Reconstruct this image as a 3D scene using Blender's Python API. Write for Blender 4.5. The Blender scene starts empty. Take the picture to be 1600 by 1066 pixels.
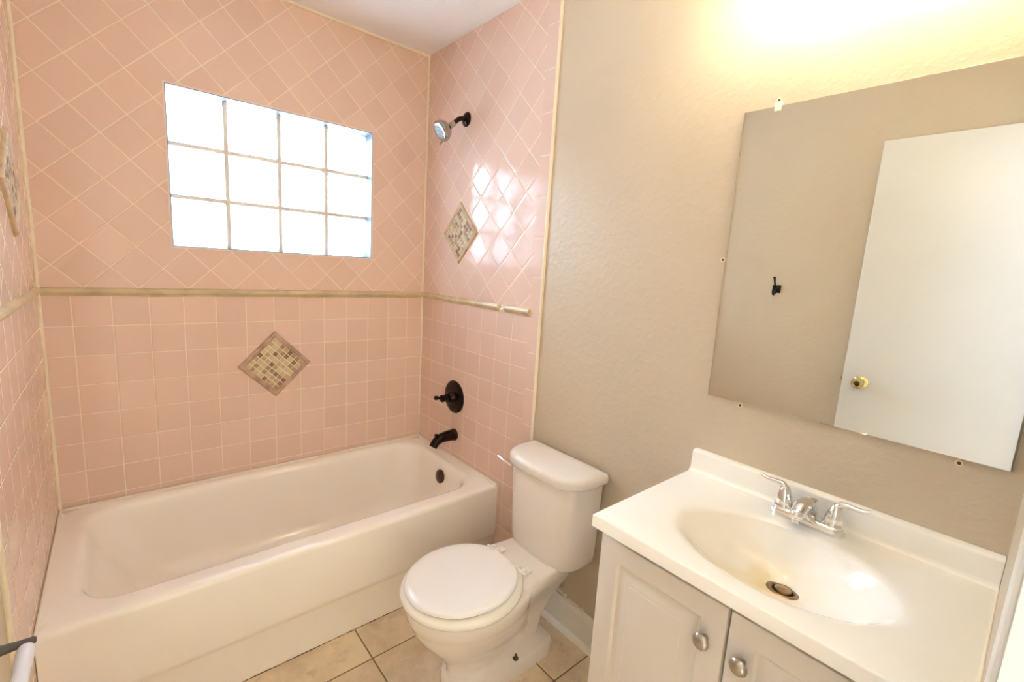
import bpy, bmesh, math, random
from mathutils import Vector, Matrix
S = bpy.context.scene
COL = S.collection
PI = math.pi
R = math.radians

# ------------------------------------------------------------------ camera, world, lights, exposure
# world frame: x = 0 right wall, y = 0 window wall, z = 0 floor
cam_d = bpy.data.cameras.new('camera'); cam = bpy.data.objects.new('camera', cam_d); COL.objects.link(cam)
S.camera = cam
_y, _p, _r = 0.7121, -0.1594, 0.0613
_f = Vector((math.sin(_y)*math.cos(_p), math.cos(_y)*math.cos(_p), math.sin(_p)))
_rt = _f.cross(Vector((0, 0, 1))).normalized(); _up = _rt.cross(_f)
_r2 = _rt*math.cos(_r) + _up*math.sin(_r); _u2 = _up*math.cos(_r) - _rt*math.sin(_r)
M = Matrix((_r2, _u2, -_f)).transposed().to_4x4()
M.translation = Vector((-1.2913, -2.2809, 1.4172))
cam.matrix_world = M
cam_d.sensor_width = 36.0; cam_d.lens = 36.0*719.79/1600.0; cam_d.clip_start = 0.004; cam_d.clip_end = 60

w = bpy.data.worlds.new('world'); S.world = w; w.use_nodes = True
wb = w.node_tree.nodes['Background']
SKY_COLOR = (0.67, 0.82, 1.0); SKY_STRENGTH = 27.0     # overcast sky and pale sunlit ground, dimmer towards the horizon
_t = w.node_tree; _tc = _t.nodes.new('ShaderNodeTexCoord'); _sp = _t.nodes.new('ShaderNodeSeparateXYZ')
_t.links.new(_tc.outputs['Generated'], _sp.inputs[0])
_mx = _t.nodes.new('ShaderNodeMath'); _mx.operation = 'MULTIPLY'; _t.links.new(_sp.outputs[2], _mx.inputs[0]); _mx.inputs[1].default_value = -1.4
_mu = _t.nodes.new('ShaderNodeMath'); _mu.operation = 'MULTIPLY'; _t.links.new(_sp.outputs[2], _mu.inputs[0]); _mu.inputs[1].default_value = 1.8
_mr = _t.nodes.new('ShaderNodeMath'); _mr.operation = 'MAXIMUM'; _t.links.new(_mu.outputs[0], _mr.inputs[0]); _t.links.new(_mx.outputs[0], _mr.inputs[1])
_mm = _t.nodes.new('ShaderNodeMapRange'); _t.links.new(_mr.outputs[0], _mm.inputs[0])
_mm.inputs[1].default_value = 0.05; _mm.inputs[2].default_value = 1.0
_mm.inputs[3].default_value = 0.16*SKY_STRENGTH; _mm.inputs[4].default_value = 2.9*SKY_STRENGTH
wb.inputs['Color'].default_value = SKY_COLOR + (1,); _t.links.new(_mm.outputs[0], wb.inputs['Strength'])

LAMP_STRENGTH = 46.0          # the glowing globes of the vanity light
HALL_POWER = 36.0             # unseen area light added in the hallway, standing in for daylight


def area_light(name, loc, size, power, color, direction=(0, 0, -1), size_y=None):
    d = bpy.data.lights.new(name, 'AREA'); d.energy = power; d.color = color
    d.shape = 'RECTANGLE'; d.size = size; d.size_y = size_y or size
    o = bpy.data.objects.new(name, d); COL.objects.link(o); o.location = loc
    o.rotation_euler = Vector(direction).to_track_quat('-Z', 'Y').to_euler()
    return o


area_light('hall_daylight_fill', (-0.20, -3.00, 1.9), 0.9, HALL_POWER, (0.38, 0.62, 1.0), (-1, -0.75, -0.25), 0.9)  # added fill, aimed at the hall walls to bounce softly through the doorway

vs = S.view_settings
vs.view_transform = 'Standard'; vs.look = 'None'; vs.gamma = 1.0; vs.exposure = 0.04; vs.use_curve_mapping = False
S.cycles.max_bounces = 10; S.cycles.diffuse_bounces = 6; S.cycles.glossy_bounces = 5
S.cycles.transparent_max_bounces = 12; S.cycles.transmission_bounces = 6
S.cycles.use_denoising = True
S.cycles.caustics_reflective = False; S.cycles.caustics_refractive = False
S.cycles.sample_clamp_indirect = 60.0

# ------------------------------------------------------------------ helpers: objects


def origin_of(p):
    v = Vector((0, 0, 0))
    while p is not None:
        v += Vector(p.location); p = p.parent
    return v


def tag(o, label=None, cat=None, group=None, kind=None):
    if label: o['label'] = label
    if cat: o['category'] = cat
    if group: o['group'] = group
    if kind: o['kind'] = kind
    return o


def thing(name, loc, label, cat, group=None, kind=None):
    o = bpy.data.objects.new(name, None); COL.objects.link(o); o.location = loc
    o.empty_display_size = 0.05
    return tag(o, label, cat, group, kind)


def obj(name, bm, mats, parent=None, at=None, smooth=40, label=None):
    """link bm (built in world coordinates) as one mesh object; at = its own origin"""
    org = Vector(at) if at is not None else origin_of(parent)
    bmesh.ops.recalc_face_normals(bm, faces=bm.faces[:])
    for v in bm.verts: v.co -= org
    me = bpy.data.meshes.new(name); bm.to_mesh(me); bm.free()
    for m in (mats if isinstance(mats, (list, tuple)) else [mats]): me.materials.append(m)
    if smooth:
        me.shade_smooth(); me.set_sharp_from_angle(angle=R(smooth))
    o = bpy.data.objects.new(name, me); COL.objects.link(o)
    if parent is not None: o.parent = parent
    o.location = org - origin_of(parent)
    if label: o['label'] = label
    return o


def struct(name, bm, mat, label, cat, parent=None, smooth=40):
    o = obj(name, bm, mat, parent, at=(0, 0, 0) if parent is None else None, smooth=smooth)
    if parent is None: tag(o, label, cat, kind='structure')
    return o


# ------------------------------------------------------------------ helpers: shapes
def nb(): return bmesh.new()


def merge(dst, src, mi=None):
    m = {}
    for v in src.verts: m[v] = dst.verts.new(v.co)
    for f in src.faces:
        try: nf = dst.faces.new([m[v] for v in f.verts])
        except ValueError: continue
        nf.material_index = f.material_index if mi is None else mi
    src.free()
    return dst


def box(bm, x0, x1, y0, y1, z0, z1, bev=0.0, seg=2, mi=0):
    t = nb()
    bmesh.ops.create_cube(t, size=1.0)
    for v in t.verts:
        v.co = Vector(((x0+x1)/2 + v.co.x*(x1-x0), (y0+y1)/2 + v.co.y*(y1-y0), (z0+z1)/2 + v.co.z*(z1-z0)))
    if bev: bmesh.ops.bevel(t, geom=t.edges[:], offset=bev, segments=seg, profile=0.5, affect='EDGES')
    return merge(bm, t, mi)


def loft(bm, rings, cap0=True, cap1=True, mi=0, closed=True):
    vr = [[bm.verts.new(p) for p in r] for r in rings]
    n = len(vr[0])
    for a, b in zip(vr, vr[1:]):
        for i in range(n if closed else n-1):
            j = (i+1) % n
            f = bm.faces.new((a[i], a[j], b[j], b[i])); f.material_index = mi
    if cap0: bm.faces.new(vr[0][::-1]).material_index = mi
    if cap1: bm.faces.new(vr[-1]).material_index = mi
    return vr


def basis(axis):
    a = Vector(axis).normalized()
    h = Vector((0, 0, 1)) if abs(a.z) < 0.9 else Vector((1, 0, 0))
    u = h.cross(a).normalized(); v = a.cross(u)
    return u, v, a


def lathe(bm, prof, org, axis=(0, 0, 1), n=32, mi=0, sx=1.0, sy=1.0, cap0=True, cap1=True):
    u, v, a = basis(axis); o = Vector(org)
    rings = []
    for r, h in prof:
        r = max(r, 1e-4)
        rings.append([o + a*h + u*(r*sx*math.cos(2*PI*i/n)) + v*(r*sy*math.sin(2*PI*i/n)) for i in range(n)])
    loft(bm, rings, cap0, cap1, mi)


def spline(pts, k=6):
    P = [Vector(p) for p in pts]; out = []
    for i in range(len(P)-1):
        p0 = P[max(i-1, 0)]; p1 = P[i]; p2 = P[i+1]; p3 = P[min(i+2, len(P)-1)]
        for j in range(k):
            t = j/k
            out.append(0.5*((2*p1) + (p2-p0)*t + (2*p0-5*p1+4*p2-p3)*t*t + (3*p1-p0-3*p2+p3)*t**3))
    out.append(P[-1])
    return out


def tube(bm, pts, rad, n=16, mi=0, flat=1.0, k=6, smooth=True):
    """swept tube; rad = number or list per control point (interpolated); flat squeezes the second axis"""
    m = len(pts)
    rr = rad if isinstance(rad, (list, tuple)) else [rad]*m
    if smooth and m > 2:
        q = spline(pts, k); rs = []
        for i in range(m-1):
            for j in range(k): rs.append(rr[i] + (rr[i+1]-rr[i])*j/k)
        rs.append(rr[-1])
    else:
        q = [Vector(p) for p in pts]; rs = list(rr)
    rings = []; prev = None
    for i, p in enumerate(q):
        t = (q[min(i+1, len(q)-1)] - q[max(i-1, 0)]).normalized()
        if prev is None: u, v, _ = basis(t)
        else:
            u = (prev - t*prev.dot(t)).normalized(); v = t.cross(u)
        prev = u
        rings.append([p + u*(rs[i]*math.cos(2*PI*a/n)) + v*(rs[i]*flat*math.sin(2*PI*a/n)) for a in range(n)])
    loft(bm, rings, True, True, mi)


def rrect(x0, x1, y0, y1, r, z, n=10):
    pts = []
    for cx, cy, a0 in ((x1-r, y1-r, 0), (x0+r, y1-r, 90), (x0+r, y0+r, 180), (x1-r, y0+r, 270)):
        for i in range(n+1):
            a = R(a0 + 90*i/n); pts.append(Vector((cx+r*math.cos(a), cy+r*math.sin(a), z)))
    return pts


def prism(bm, poly, fn, d0, d1, mi=0):
    """poly = 2-D points, fn(u, v, d) -> world point; extruded from d0 to d1"""
    loft(bm, [[fn(u, v, d0) for u, v in poly], [fn(u, v, d1) for u, v in poly]], True, True, mi)


# ------------------------------------------------------------------ helpers: materials
class NT:
    def __init__(s, name):
        s.m = bpy.data.materials.new(name); s.m.use_nodes = True; s.t = s.m.node_tree
        s.p = s.t.nodes['Principled BSDF']; s.out = s.t.nodes['Material Output']

    def n(s, ty, **kw):
        x = s.t.nodes.new(ty)
        for k, v in kw.items(): setattr(x, k, v)
        return x

    def l(s, a, b): s.t.links.new(a, b)

    def val(s, sock, v):
        if hasattr(v, 'links') or isinstance(v, bpy.types.NodeSocket): s.l(v, sock)
        else: sock.default_value = v

    def math(s, op, a, b=0.0, c=0.0):
        x = s.n('ShaderNodeMath', operation=op)
        s.val(x.inputs[0], a); s.val(x.inputs[1], b); s.val(x.inputs[2], c)
        return x.outputs[0]

    def mix(s, f, a, b):
        x = s.n('ShaderNodeMix', data_type='RGBA')
        s.val(x.inputs[0], f); s.val(x.inputs[6], a); s.val(x.inputs[7], b)
        return x.outputs[2]

    def ramp(s, v, lo, hi):
        x = s.n('ShaderNodeMapRange', interpolation_type='SMOOTHSTEP')
        s.val(x.inputs[0], v); x.inputs[1].default_value = lo; x.inputs[2].default_value = hi
        return x.outputs[0]

    def obj(s): return s.n('ShaderNodeTexCoord').outputs['Object']

    def noise(s, scale, detail=2.0, vec=None, rough=0.5, out=0):
        x = s.n('ShaderNodeTexNoise'); x.inputs['Scale'].default_value = scale
        x.inputs['Detail'].default_value = detail; x.inputs['Roughness'].default_value = rough
        s.l(vec or s.obj(), x.inputs['Vector'])
        return x.outputs[out]

    def bump(s, h, strength=0.3, dist=0.002, normal=None):
        x = s.n('ShaderNodeBump'); x.inputs['Strength'].default_value = strength; x.inputs['Distance'].default_value = dist
        s.l(h, x.inputs['Height'])
        if normal: s.l(normal, x.inputs['Normal'])
        s.l(x.outputs[0], s.p.inputs['Normal'])
        return x.outputs[0]


def C(r, g, b): return (r, g, b, 1.0)


def srgb(r, g, b):
    f = lambda c: (c/255/12.92) if c/255 <= 0.04045 else ((c/255+0.055)/1.055)**2.4
    return (f(r), f(g), f(b), 1.0)


def plain(name, col, rough=0.5, metal=0.0, coat=0.0, var=0.0, scale=20, bump=0.0, bscale=150, spec=0.5):
    k = NT(name); p = k.p
    p.inputs['Base Color'].default_value = col; p.inputs['Roughness'].default_value = rough
    p.inputs['Metallic'].default_value = metal; p.inputs['Coat Weight'].default_value = coat
    p.inputs['Coat Roughness'].default_value = 0.05; p.inputs['Specular IOR Level'].default_value = spec
    if var:
        f = k.noise(scale, 4)
        k.l(k.mix(k.ramp(f, 0.35, 0.7), col, tuple([c*(1-var) for c in col[:3]] + [1])), p.inputs['Base Color'])
    if bump: k.bump(k.noise(bscale, 3), bump, 0.001)
    return k.m


def tile_mat(name, axes, pu, pv, ou, ov, tile, grout, rot=False, gw=0.003, stain=0.5, rough=0.09, tilt=0.0035):
    """square ceramic tiles; axes 'xz' or 'yz'; grout lines at ou + k*pu and ov + k*pv"""
    k = NT(name)
    sep = k.n('ShaderNodeSeparateXYZ'); k.l(k.obj(), sep.inputs[0])
    a = sep.outputs['XYZ'.index(axes[0].upper())]; b = sep.outputs['XYZ'.index(axes[1].upper())]
    a = k.math('SUBTRACT', a, ou); b = k.math('SUBTRACT', b, ov)
    if rot:
        h = math.sqrt(0.5)
        a, b = k.math('MULTIPLY', k.math('ADD', a, b), h), k.math('MULTIPLY', k.math('SUBTRACT', a, b), h)
    u = k.math('DIVIDE', a, pu); v = k.math('DIVIDE', b, pv)
    fu = k.math('FRACT', u); fv = k.math('FRACT', v)
    du = k.math('MULTIPLY', k.math('MINIMUM', fu, k.math('SUBTRACT', 1.0, fu)), pu)
    dv = k.math('MULTIPLY', k.math('MINIMUM', fv, k.math('SUBTRACT', 1.0, fv)), pv)
    d = k.math('MINIMUM', du, dv)
    wob = k.math('MULTIPLY', k.math('SUBTRACT', k.noise(60, 3), 0.5), 0.0016)
    d = k.math('ADD', d, wob)
    mask = k.ramp(d, gw*0.5-0.0004, gw*0.5+0.0006)          # 0 grout, 1 tile
    cell = k.n('ShaderNodeCombineXYZ'); k.l(k.math('FLOOR', u), cell.inputs[0]); k.l(k.math('FLOOR', v), cell.inputs[1])
    wn = k.n('ShaderNodeTexWhiteNoise', noise_dimensions='3D'); k.l(cell.outputs[0], wn.inputs['Vector'])
    tc = k.mix(k.math('MULTIPLY', wn.outputs['Value'], 1.0), tile, tuple([c*0.94 for c in tile[:3]] + [1]))
    tc = k.mix(k.math('MULTIPLY', k.ramp(k.noise(3.0, 4), 0.45, 0.75), 0.35), tc, C(tile[0]*0.97, tile[1]*0.92, tile[2]*0.88))
    st = k.math('MULTIPLY', k.ramp(k.noise(9, 5, rough=0.7), 0.66, 0.76), stain)
    gc = k.mix(st, grout, C(0.16, 0.11, 0.075))
    k.l(k.mix(mask, gc, tc), k.p.inputs['Base Color'])
    k.l(k.math('SUBTRACT', 0.75, k.math('MULTIPLY', mask, 0.75-rough)), k.p.inputs['Roughness'])
    k.p.inputs['Specular IOR Level'].default_value = 0.21
    # every tile sits at a slightly different tilt
    geo = k.n('ShaderNodeNewGeometry')
    s1 = k.n('ShaderNodeVectorMath', operation='SUBTRACT'); k.l(wn.outputs['Color'], s1.inputs[0]); s1.inputs[1].default_value = (0.5, 0.5, 0.5)
    s2 = k.n('ShaderNodeVectorMath', operation='SCALE'); k.l(s1.outputs[0], s2.inputs[0]); s2.inputs['Scale'].default_value = tilt*2
    s3 = k.n('ShaderNodeVectorMath', operation='ADD'); k.l(geo.outputs['Normal'], s3.inputs[0]); k.l(s2.outputs[0], s3.inputs[1])
    s4 = k.n('ShaderNodeVectorMath', operation='NORMALIZE'); k.l(s3.outputs[0], s4.inputs[0])
    edge = k.ramp(d, gw*0.5-0.0004, gw*0.5+0.004)
    hgt = k.math('ADD', edge, k.math('MULTIPLY', k.noise(22, 2), 0.7))
    k.bump(hgt, 0.5, 0.0012, s4.outputs[0])
    return k.m


P = 0.111; Z0 = 1.219; LX = -1.5074; CEIL = 2.462; D2 = 0.1572
PINK = srgb(233, 203, 187); GROUT = srgb(242, 226, 204); CREAM = srgb(226, 205, 168)
side = D2*math.sqrt(0.5)
m_low_back = tile_mat('pink_tile_back_lower', 'xz', P, P, -0.0918, Z0, PINK, GROUT)
m_up_back = tile_mat('pink_tile_back_upper', 'xz', side, side, -0.129, Z0+0.030, PINK, GROUT, rot=True)
m_low_right = tile_mat('pink_tile_right_lower', 'yz', P, P, -0.1153, Z0, PINK, GROUT)
m_up_right = tile_mat('pink_tile_right_upper', 'yz', side, side, -0.192, Z0+0.031, PINK, GROUT, rot=True)
m_low_left = tile_mat('pink_tile_left_lower', 'yz', P, P, -0.095, Z0, PINK, GROUT)
m_up_left = tile_mat('pink_tile_left_upper', 'yz', side, side, -0.192, Z0+0.031, PINK, GROUT, rot=True)
m_border = tile_mat('pink_border_tile', 'yz', 0.156, 0.156, -0.9445, Z0+0.007, PINK, GROUT)
m_caulk = plain('cream_caulk', srgb(243, 230, 206), 0.45, var=0.05, scale=30, bump=0.3, bscale=60)
m_rail = plain('tan_liner_tile', srgb(214, 194, 156), 0.25, var=0.18, scale=14, bump=0.2, bscale=40)
m_white_caulk = plain('white_caulk', srgb(238, 230, 218), 0.4, bump=0.4, bscale=80)


def paint_mat(name, col, bs=0.35, sc=90, rough=0.42):
    k = NT(name); k.p.inputs['Base Color'].default_value = col; k.p.inputs['Roughness'].default_value = rough
    k.l(k.mix(k.ramp(k.noise(2.2, 4), 0.4, 0.75), col, tuple([c*0.95 for c in col[:3]] + [1])), k.p.inputs['Base Color'])
    n1 = k.noise(sc, 3, rough=0.6); n2 = k.noise(sc*0.28, 2)
    k.bump(k.math('ADD', n1, k.math('MULTIPLY', k.ramp(n2, 0.45, 0.65), 0.8)), bs, 0.0022)
    return k.m


m_paint = paint_mat('greige_wall_paint', srgb(208, 191, 166), 0.22, 170)
m_ceil = paint_mat('ceiling_paint', srgb(242, 239, 238), 0.15, 60, 0.7)
m_trimw = plain('white_trim_paint', srgb(236, 230, 220), 0.3, var=0.05, scale=8, bump=0.15, bscale=40)
m_door = plain('white_door_paint', srgb(222, 219, 213), 0.38, var=0.03, scale=3, bump=0.1, bscale=30)
m_por = plain('white_porcelain', srgb(232, 223, 214), 0.07, coat=0.3)
m_seat = plain('white_seat_plastic', srgb(243, 239, 236), 0.16)
m_seat_lo = plain('ivory_seat_plastic', srgb(243, 238, 229), 0.16)
m_cab = plain('white_thermofoil', srgb(216, 207, 197), 0.32)
m_dark = plain('dark_gap', srgb(60, 52, 44), 0.8)
m_chrome = plain('chrome', C(0.80, 0.80, 0.80), 0.10, 1.0, bump=0.1, bscale=20)
m_nickel = plain('brushed_nickel', srgb(186, 178, 166), 0.30, 1.0)
m_drain = plain('worn_drain_metal', srgb(170, 140, 110), 0.30, 1.0, var=0.35, scale=60)
m_bronze = plain('oil_rubbed_bronze', srgb(46, 34, 28), 0.24, 0.75, var=0.3, scale=30)
m_bronze2 = plain('brown_overflow_metal', srgb(84, 58, 44), 0.34, 0.6, var=0.25, scale=40)
m_brass = plain('polished_brass', srgb(216, 198, 140), 0.14, 1.0)
m_black = plain('black_hook_metal', srgb(26, 25, 27), 0.4, 0.4)
m_grey = plain('dark_grey_metal', srgb(92, 86, 80), 0.4, 0.5)
m_roller = plain('white_plastic_roller', srgb(228, 224, 232), 0.35)
m_grime = plain('brown_grime', srgb(104, 76, 52), 0.8, var=0.4, scale=80)
m_head = plain('shower_head_chrome', srgb(176, 172, 166), 0.16, 1.0)
m_nozzle_face = plain('pale_nozzle_plate', srgb(176, 188, 196), 0.35)
m_nozzle = plain('grey_rubber_nozzle', srgb(120, 128, 134), 0.6)

# ------------------------------------------------------------------ the room shell
WX0, WX1, WZ0, WZ1 = -1.118, -0.300, Z0+0.196, Z0+0.801      # window opening
FY = -2.300                                                    # room side of the front wall


def slab(name, x0, x1, y0, y1, z0, z1, mat, label, cat, parent=None):
    b = nb(); box(b, x0, x1, y0, y1, z0, z1)
    return struct(name, b, mat, label, cat, parent, smooth=0)


def holed(bm, fn, u0, u1, v0, v1, hu0, hu1, hv0, hv1, d0, d1):
    """rectangular panel with a rectangular hole, thickness d0..d1"""
    for a, b_, c, d in ((u0, hu0, v0, v1), (hu1, u1, v0, v1), (hu0, hu1, v0, hv0), (hu0, hu1, hv1, v1)):
        if b_-a > 1e-5 and d-c > 1e-5:
            p = [fn(a, c, d0), fn(b_, c, d0), fn(b_, d, d0), fn(a, d, d0)]
            q = [fn(a, c, d1), fn(b_, c, d1), fn(b_, d, d1), fn(a, d, d1)]
            loft(bm, [p, q])


# floor
k = NT('stone_look_floor_tile')
sep = k.n('ShaderNodeSeparateXYZ'); k.l(k.obj(), sep.inputs[0])
TP = 0.4605
u = k.math('DIVIDE', k.math('ADD', sep.outputs[0], 0.670), TP); v = k.math('DIVIDE', k.math('ADD', sep.outputs[1], 0.903), TP)
fu = k.math('FRACT', u); fv = k.math('FRACT', v)
d = k.math('MULTIPLY', k.math('MINIMUM', k.math('MINIMUM', fu, k.math('SUBTRACT', 1.0, fu)), k.math('MINIMUM', fv, k.math('SUBTRACT', 1.0, fv))), TP)
cell = k.n('ShaderNodeCombineXYZ'); k.l(k.math('FLOOR', u), cell.inputs[0]); k.l(k.math('FLOOR', v), cell.inputs[1])
wn = k.n('ShaderNodeTexWhiteNoise', noise_dimensions='3D'); k.l(cell.outputs[0], wn.inputs['Vector'])
mp = k.n('ShaderNodeVectorMath', operation='MULTIPLY_ADD'); k.l(wn.outputs['Color'], mp.inputs[0]); mp.inputs[1].default_value = (7, 7, 7); k.l(k.obj(), mp.inputs[2])
n1 = k.noise(5, 6, mp.outputs[0], 0.65); n2 = k.noise(14, 6, mp.outputs[0], 0.7)
c = k.mix(k.ramp(n1, 0.35, 0.68), srgb(232, 212, 182), srgb(206, 183, 153))
c = k.mix(k.math('MULTIPLY', k.ramp(n2, 0.52, 0.72), 0.55), c, srgb(184, 158, 130))
k.l(k.mix(k.ramp(d, 0.0018, 0.0030), srgb(122, 94, 62), c), k.p.inputs['Base Color'])
k.p.inputs['Roughness'].default_value = 0.30
k.bump(k.math('ADD', k.ramp(d, 0.0015, 0.005), k.math('MULTIPLY', n2, 0.2)), 0.5, 0.0015)
m_floor = k.m
slab('floor', LX-0.1, 0.1, -2.42, 0.1, -0.08, 0, m_floor, 'beige stone-look floor tiles with brown grout', 'floor')
slab('ceiling', LX-0.1, 0.1, -2.42, 0.1, CEIL, CEIL+0.08, m_ceil, 'off-white painted ceiling above the tub', 'ceiling')

# right wall (painted) with its tile fields
wr = slab('wall_right', 0.005, 0.12, -2.42, 0.0, 0, CEIL, m_paint, 'greige textured wall behind toilet, mirror and vanity', 'wall')
b = nb(); box(b, -0.0, 0.006, -0.884, 0, 0, Z0); struct('lower_tile_field', b, m_low_right, None, None, wr, 0)
b = nb(); box(b, -0.0, 0.006, -0.884, 0, Z0, CEIL); struct('upper_tile_field', b, m_up_right, None, None, wr, 0)
b = nb(); box(b, -0.0, 0.006, -0.944, -0.884, 0, CEIL); struct('border_tile_strip', b, m_border, None, None, wr, 0)
b = nb()
tube(b, [(0.002, -0.9485, 0.13), (0.002, -0.9485, CEIL)], 0.0068, 12, smooth=False); struct('edge_bead', b, m_caulk, None, None, wr)
# left wall
wl = slab('wall_left', LX-0.12, LX-0.005, -2.42, 0.0, 0, CEIL, m_paint, 'greige left wall reflected in the mirror', 'wall')
b = nb(); box(b, LX-0.006, LX, -0.894, 0, 0, Z0); struct('lower_tile_field', b, m_low_left, None, None, wl, 0)
b = nb(); box(b, LX-0.006, LX, -0.894, 0, Z0, CEIL); struct('upper_tile_field', b, m_up_left, None, None, wl, 0)
b = nb(); box(b, LX-0.006, LX, -0.954, -0.894, 0, CEIL); struct('border_tile_strip', b, m_border, None, None, wl, 0)
b = nb(); tube(b, [(LX-0.002, -0.9575, 0.0), (LX-0.002, -0.9575, CEIL)], 0.0068, 12, smooth=False); struct('edge_bead', b, m_caulk, None, None, wl)
# back wall with the window hole
fnb = lambda u, v, d: Vector((u, d, v))
b = nb(); holed(b, fnb, LX-0.12, 0.12, 0, CEIL, WX0, WX1, WZ0, WZ1, 0.006, 0.16)
wb_ = struct('wall_back', b, m_paint, 'pink tiled wall with the glass block window', 'wall', None, 0)
b = nb(); box(b, LX, 0, 0, 0.006, 0, Z0); struct('lower_tile_field', b, m_low_back, None, None, wb_, 0)
b = nb(); holed(b, fnb, LX, 0, Z0, CEIL, WX0, WX1, WZ0, WZ1, 0, 0.006); struct('upper_tile_field', b, m_up_back, None, None, wb_, 0)
# front wall with the doorway the camera stands in
DX0, DX1, DH = -1.430, -0.800, 2.095
b = nb()
box(b, LX-0.12, DX0, FY-0.12, FY, 0, CEIL); box(b, DX1, 0.12, FY-0.12, FY, 0, CEIL); box(b, DX0, DX1, FY-0.12, FY, DH, CEIL)
struct('wall_front', b, m_paint, 'greige wall stub beside the vanity at the doorway', 'wall', None, 0)

# grout / caulk joints
b = nb()
tube(b, [(-0.003, -0.003, 0.42), (-0.003, -0.003, CEIL)], 0.006, 10, smooth=False)
struct('trim_1', b, m_caulk, 'cream caulk line in the right corner of the tub alcove', 'trim')
b = nb()
tube(b, [(LX+0.003, -0.003, 0.42), (LX+0.003, -0.003, CEIL)], 0.007, 10, smooth=False)
struct('trim_2', b, m_caulk, 'cream caulk line in the left corner of the tub alcove', 'trim')
b = nb()
tube(b, [(LX, -0.003, CEIL-0.003), (0, -0.003, CEIL-0.003)], 0.0075, 10, smooth=False)
struct('trim_3', b, m_caulk, 'cream caulk line between window wall and ceiling', 'trim')


# the tan liner rail, profile in (out, z)
def rail_prof(y0=0.0):
    pts = [(0.0, -0.001), (0.004, 0.0), (0.005, 0.004), (0.0075, 0.007)]
    for i in range(9):
        a = -PI/2 + PI*i/8
        pts.append((0.008 + 0.0075*math.cos(a), 0.018 + 0.0105*math.sin(a)))
    pts += [(0.005, 0.030), (0.0, 0.031)]
    return pts


def rail(name, fn, s0, s1, label):
    b = nb(); ss = [s0 + (s1-s0)*i/24 for i in range(25)]
    random.seed(name)
    loft(b, [[fn(s, o, Z0 + z + 0.0006*math.sin(s*23)) for o, z in rail_prof()] for s in ss])
    return struct(name, b, m_rail, label, 'trim')


rail('trim_4', lambda s, o, z: Vector((s, -o, z)), LX, 0, 'tan liner rail across the window wall')
rail('trim_5', lambda s, o, z: Vector((-o, s, z)), -0.687, 0, 'long tan liner rail piece on the shower head wall')
rail('trim_6', lambda s, o, z: Vector((-o, s, z)), -0.890, -0.730, 'short tan liner rail piece at the tile edge')
rail('trim_7', lambda s, o, z: Vector((LX+o, s, z)), -0.897, 0, 'tan liner rail on the left tub wall')
b = nb()
for yy, zz, rr in ((-0.700, Z0+0.008, 0.009), (-0.712, Z0+0.012, 0.010), (-0.722, Z0+0.007, 0.009), (-0.706, Z0+0.024, 0.006), (-0.733, Z0+0.028, 0.006)):
    lathe(b, [(rr, -0.002), (rr*0.9, 0.004), (rr*0.4, 0.007), (0, 0.008)], (0.0, yy, zz), (-1, 0, 0), 10)
struct('trim_8', b, m_white_caulk, 'white caulk blob filling the gap in the liner rail', 'trim')

# baseboard and shoe moulding on the right wall
b = nb()
prof = [(0.004, 0), (-0.013, 0), (-0.013, 0.105), (-0.010, 0.117), (-0.004, 0.124), (0.004, 0.125)]
loft(b, [[Vector((x, y, z)) for x, z in prof] for y in (-0.956, -1.664)])
br = struct('baseboard_right', b, m_trimw, 'white baseboard behind the toilet with chipped paint along its top', 'baseboard', None, 30)
b = nb()
prof = [(-0.013, 0)] + [(-0.013-0.018*math.cos(R(t)), 0.018*math.sin(R(t))) for t in range(0, 91, 15)]
loft(b, [[Vector((x, y, z)) for x, z in prof] for y in (-0.956, -1.664)])
struct('shoe_molding', b, m_trimw, None, None, br)
b = nb(); random.seed(4)
for i in range(26):
    yy = random.uniform(-1.30, -1.10); L_ = random.uniform(0.004, 0.014)
    box(b, -0.001, 0.0058, yy-L_, yy+L_, 0.123, 0.126+random.uniform(0.002, 0.016)*(1-abs(yy+1.2)/0.16), 0.0015, 1)
struct('torn_caulk', b, m_white_caulk, None, None, br)
# left wall baseboard (outside the tub, before the door)
b = nb()
prof = [(LX-0.004, 0), (LX+0.013, 0), (LX+0.013, 0.105), (LX+0.004, 0.124), (LX-0.004, 0.125)]
loft(b, [[Vector((x, y, z)) for x, z in prof] for y in (-0.965, -2.20)])
struct('baseboard_left', b, m_trimw, 'white baseboard along the left wall', 'baseboard', None, 30)

# ------------------------------------------------------------------ glass block window
k = NT('glass_block_glass')
for nd in (k.p,): k.t.nodes.remove(nd)
tr = k.n('ShaderNodeBsdfTransparent'); tr.inputs[0].default_value = (0.93, 0.97, 0.99, 1)
gl = k.n('ShaderNodeBsdfGlossy'); gl.inputs['Roughness'].default_value = 0.08
fr = k.n('ShaderNodeFresnel'); fr.inputs[0].default_value = 1.5
bu = k.n('ShaderNodeBump'); bu.inputs['Strength'].default_value = 0.5; bu.inputs['Distance'].default_value = 0.004
k.l(k.noise(22, 2), bu.inputs['Height']); k.l(bu.outputs[0], gl.inputs['Normal']); k.l(bu.outputs[0], fr.inputs['Normal'])
tl = k.n('ShaderNodeBsdfTranslucent'); tl.inputs[0].default_value = (0.96, 0.98, 1, 1)
m0 = k.n('ShaderNodeMixShader'); m0.inputs[0].default_value = 0.32; k.l(tr.outputs[0], m0.inputs[1]); k.l(tl.outputs[0], m0.inputs[2])
mx = k.n('ShaderNodeMixShader'); k.l(fr.outputs[0], mx.inputs[0]); k.l(m0.outputs[0], mx.inputs[1]); k.l(gl.outputs[0], mx.inputs[2])
k.l(mx.outputs[0], k.out.inputs[0])
m_glass = k.m
m_mortar = plain('grey_mortar', srgb(236, 230, 222), 0.8, var=0.1, scale=20)
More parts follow.
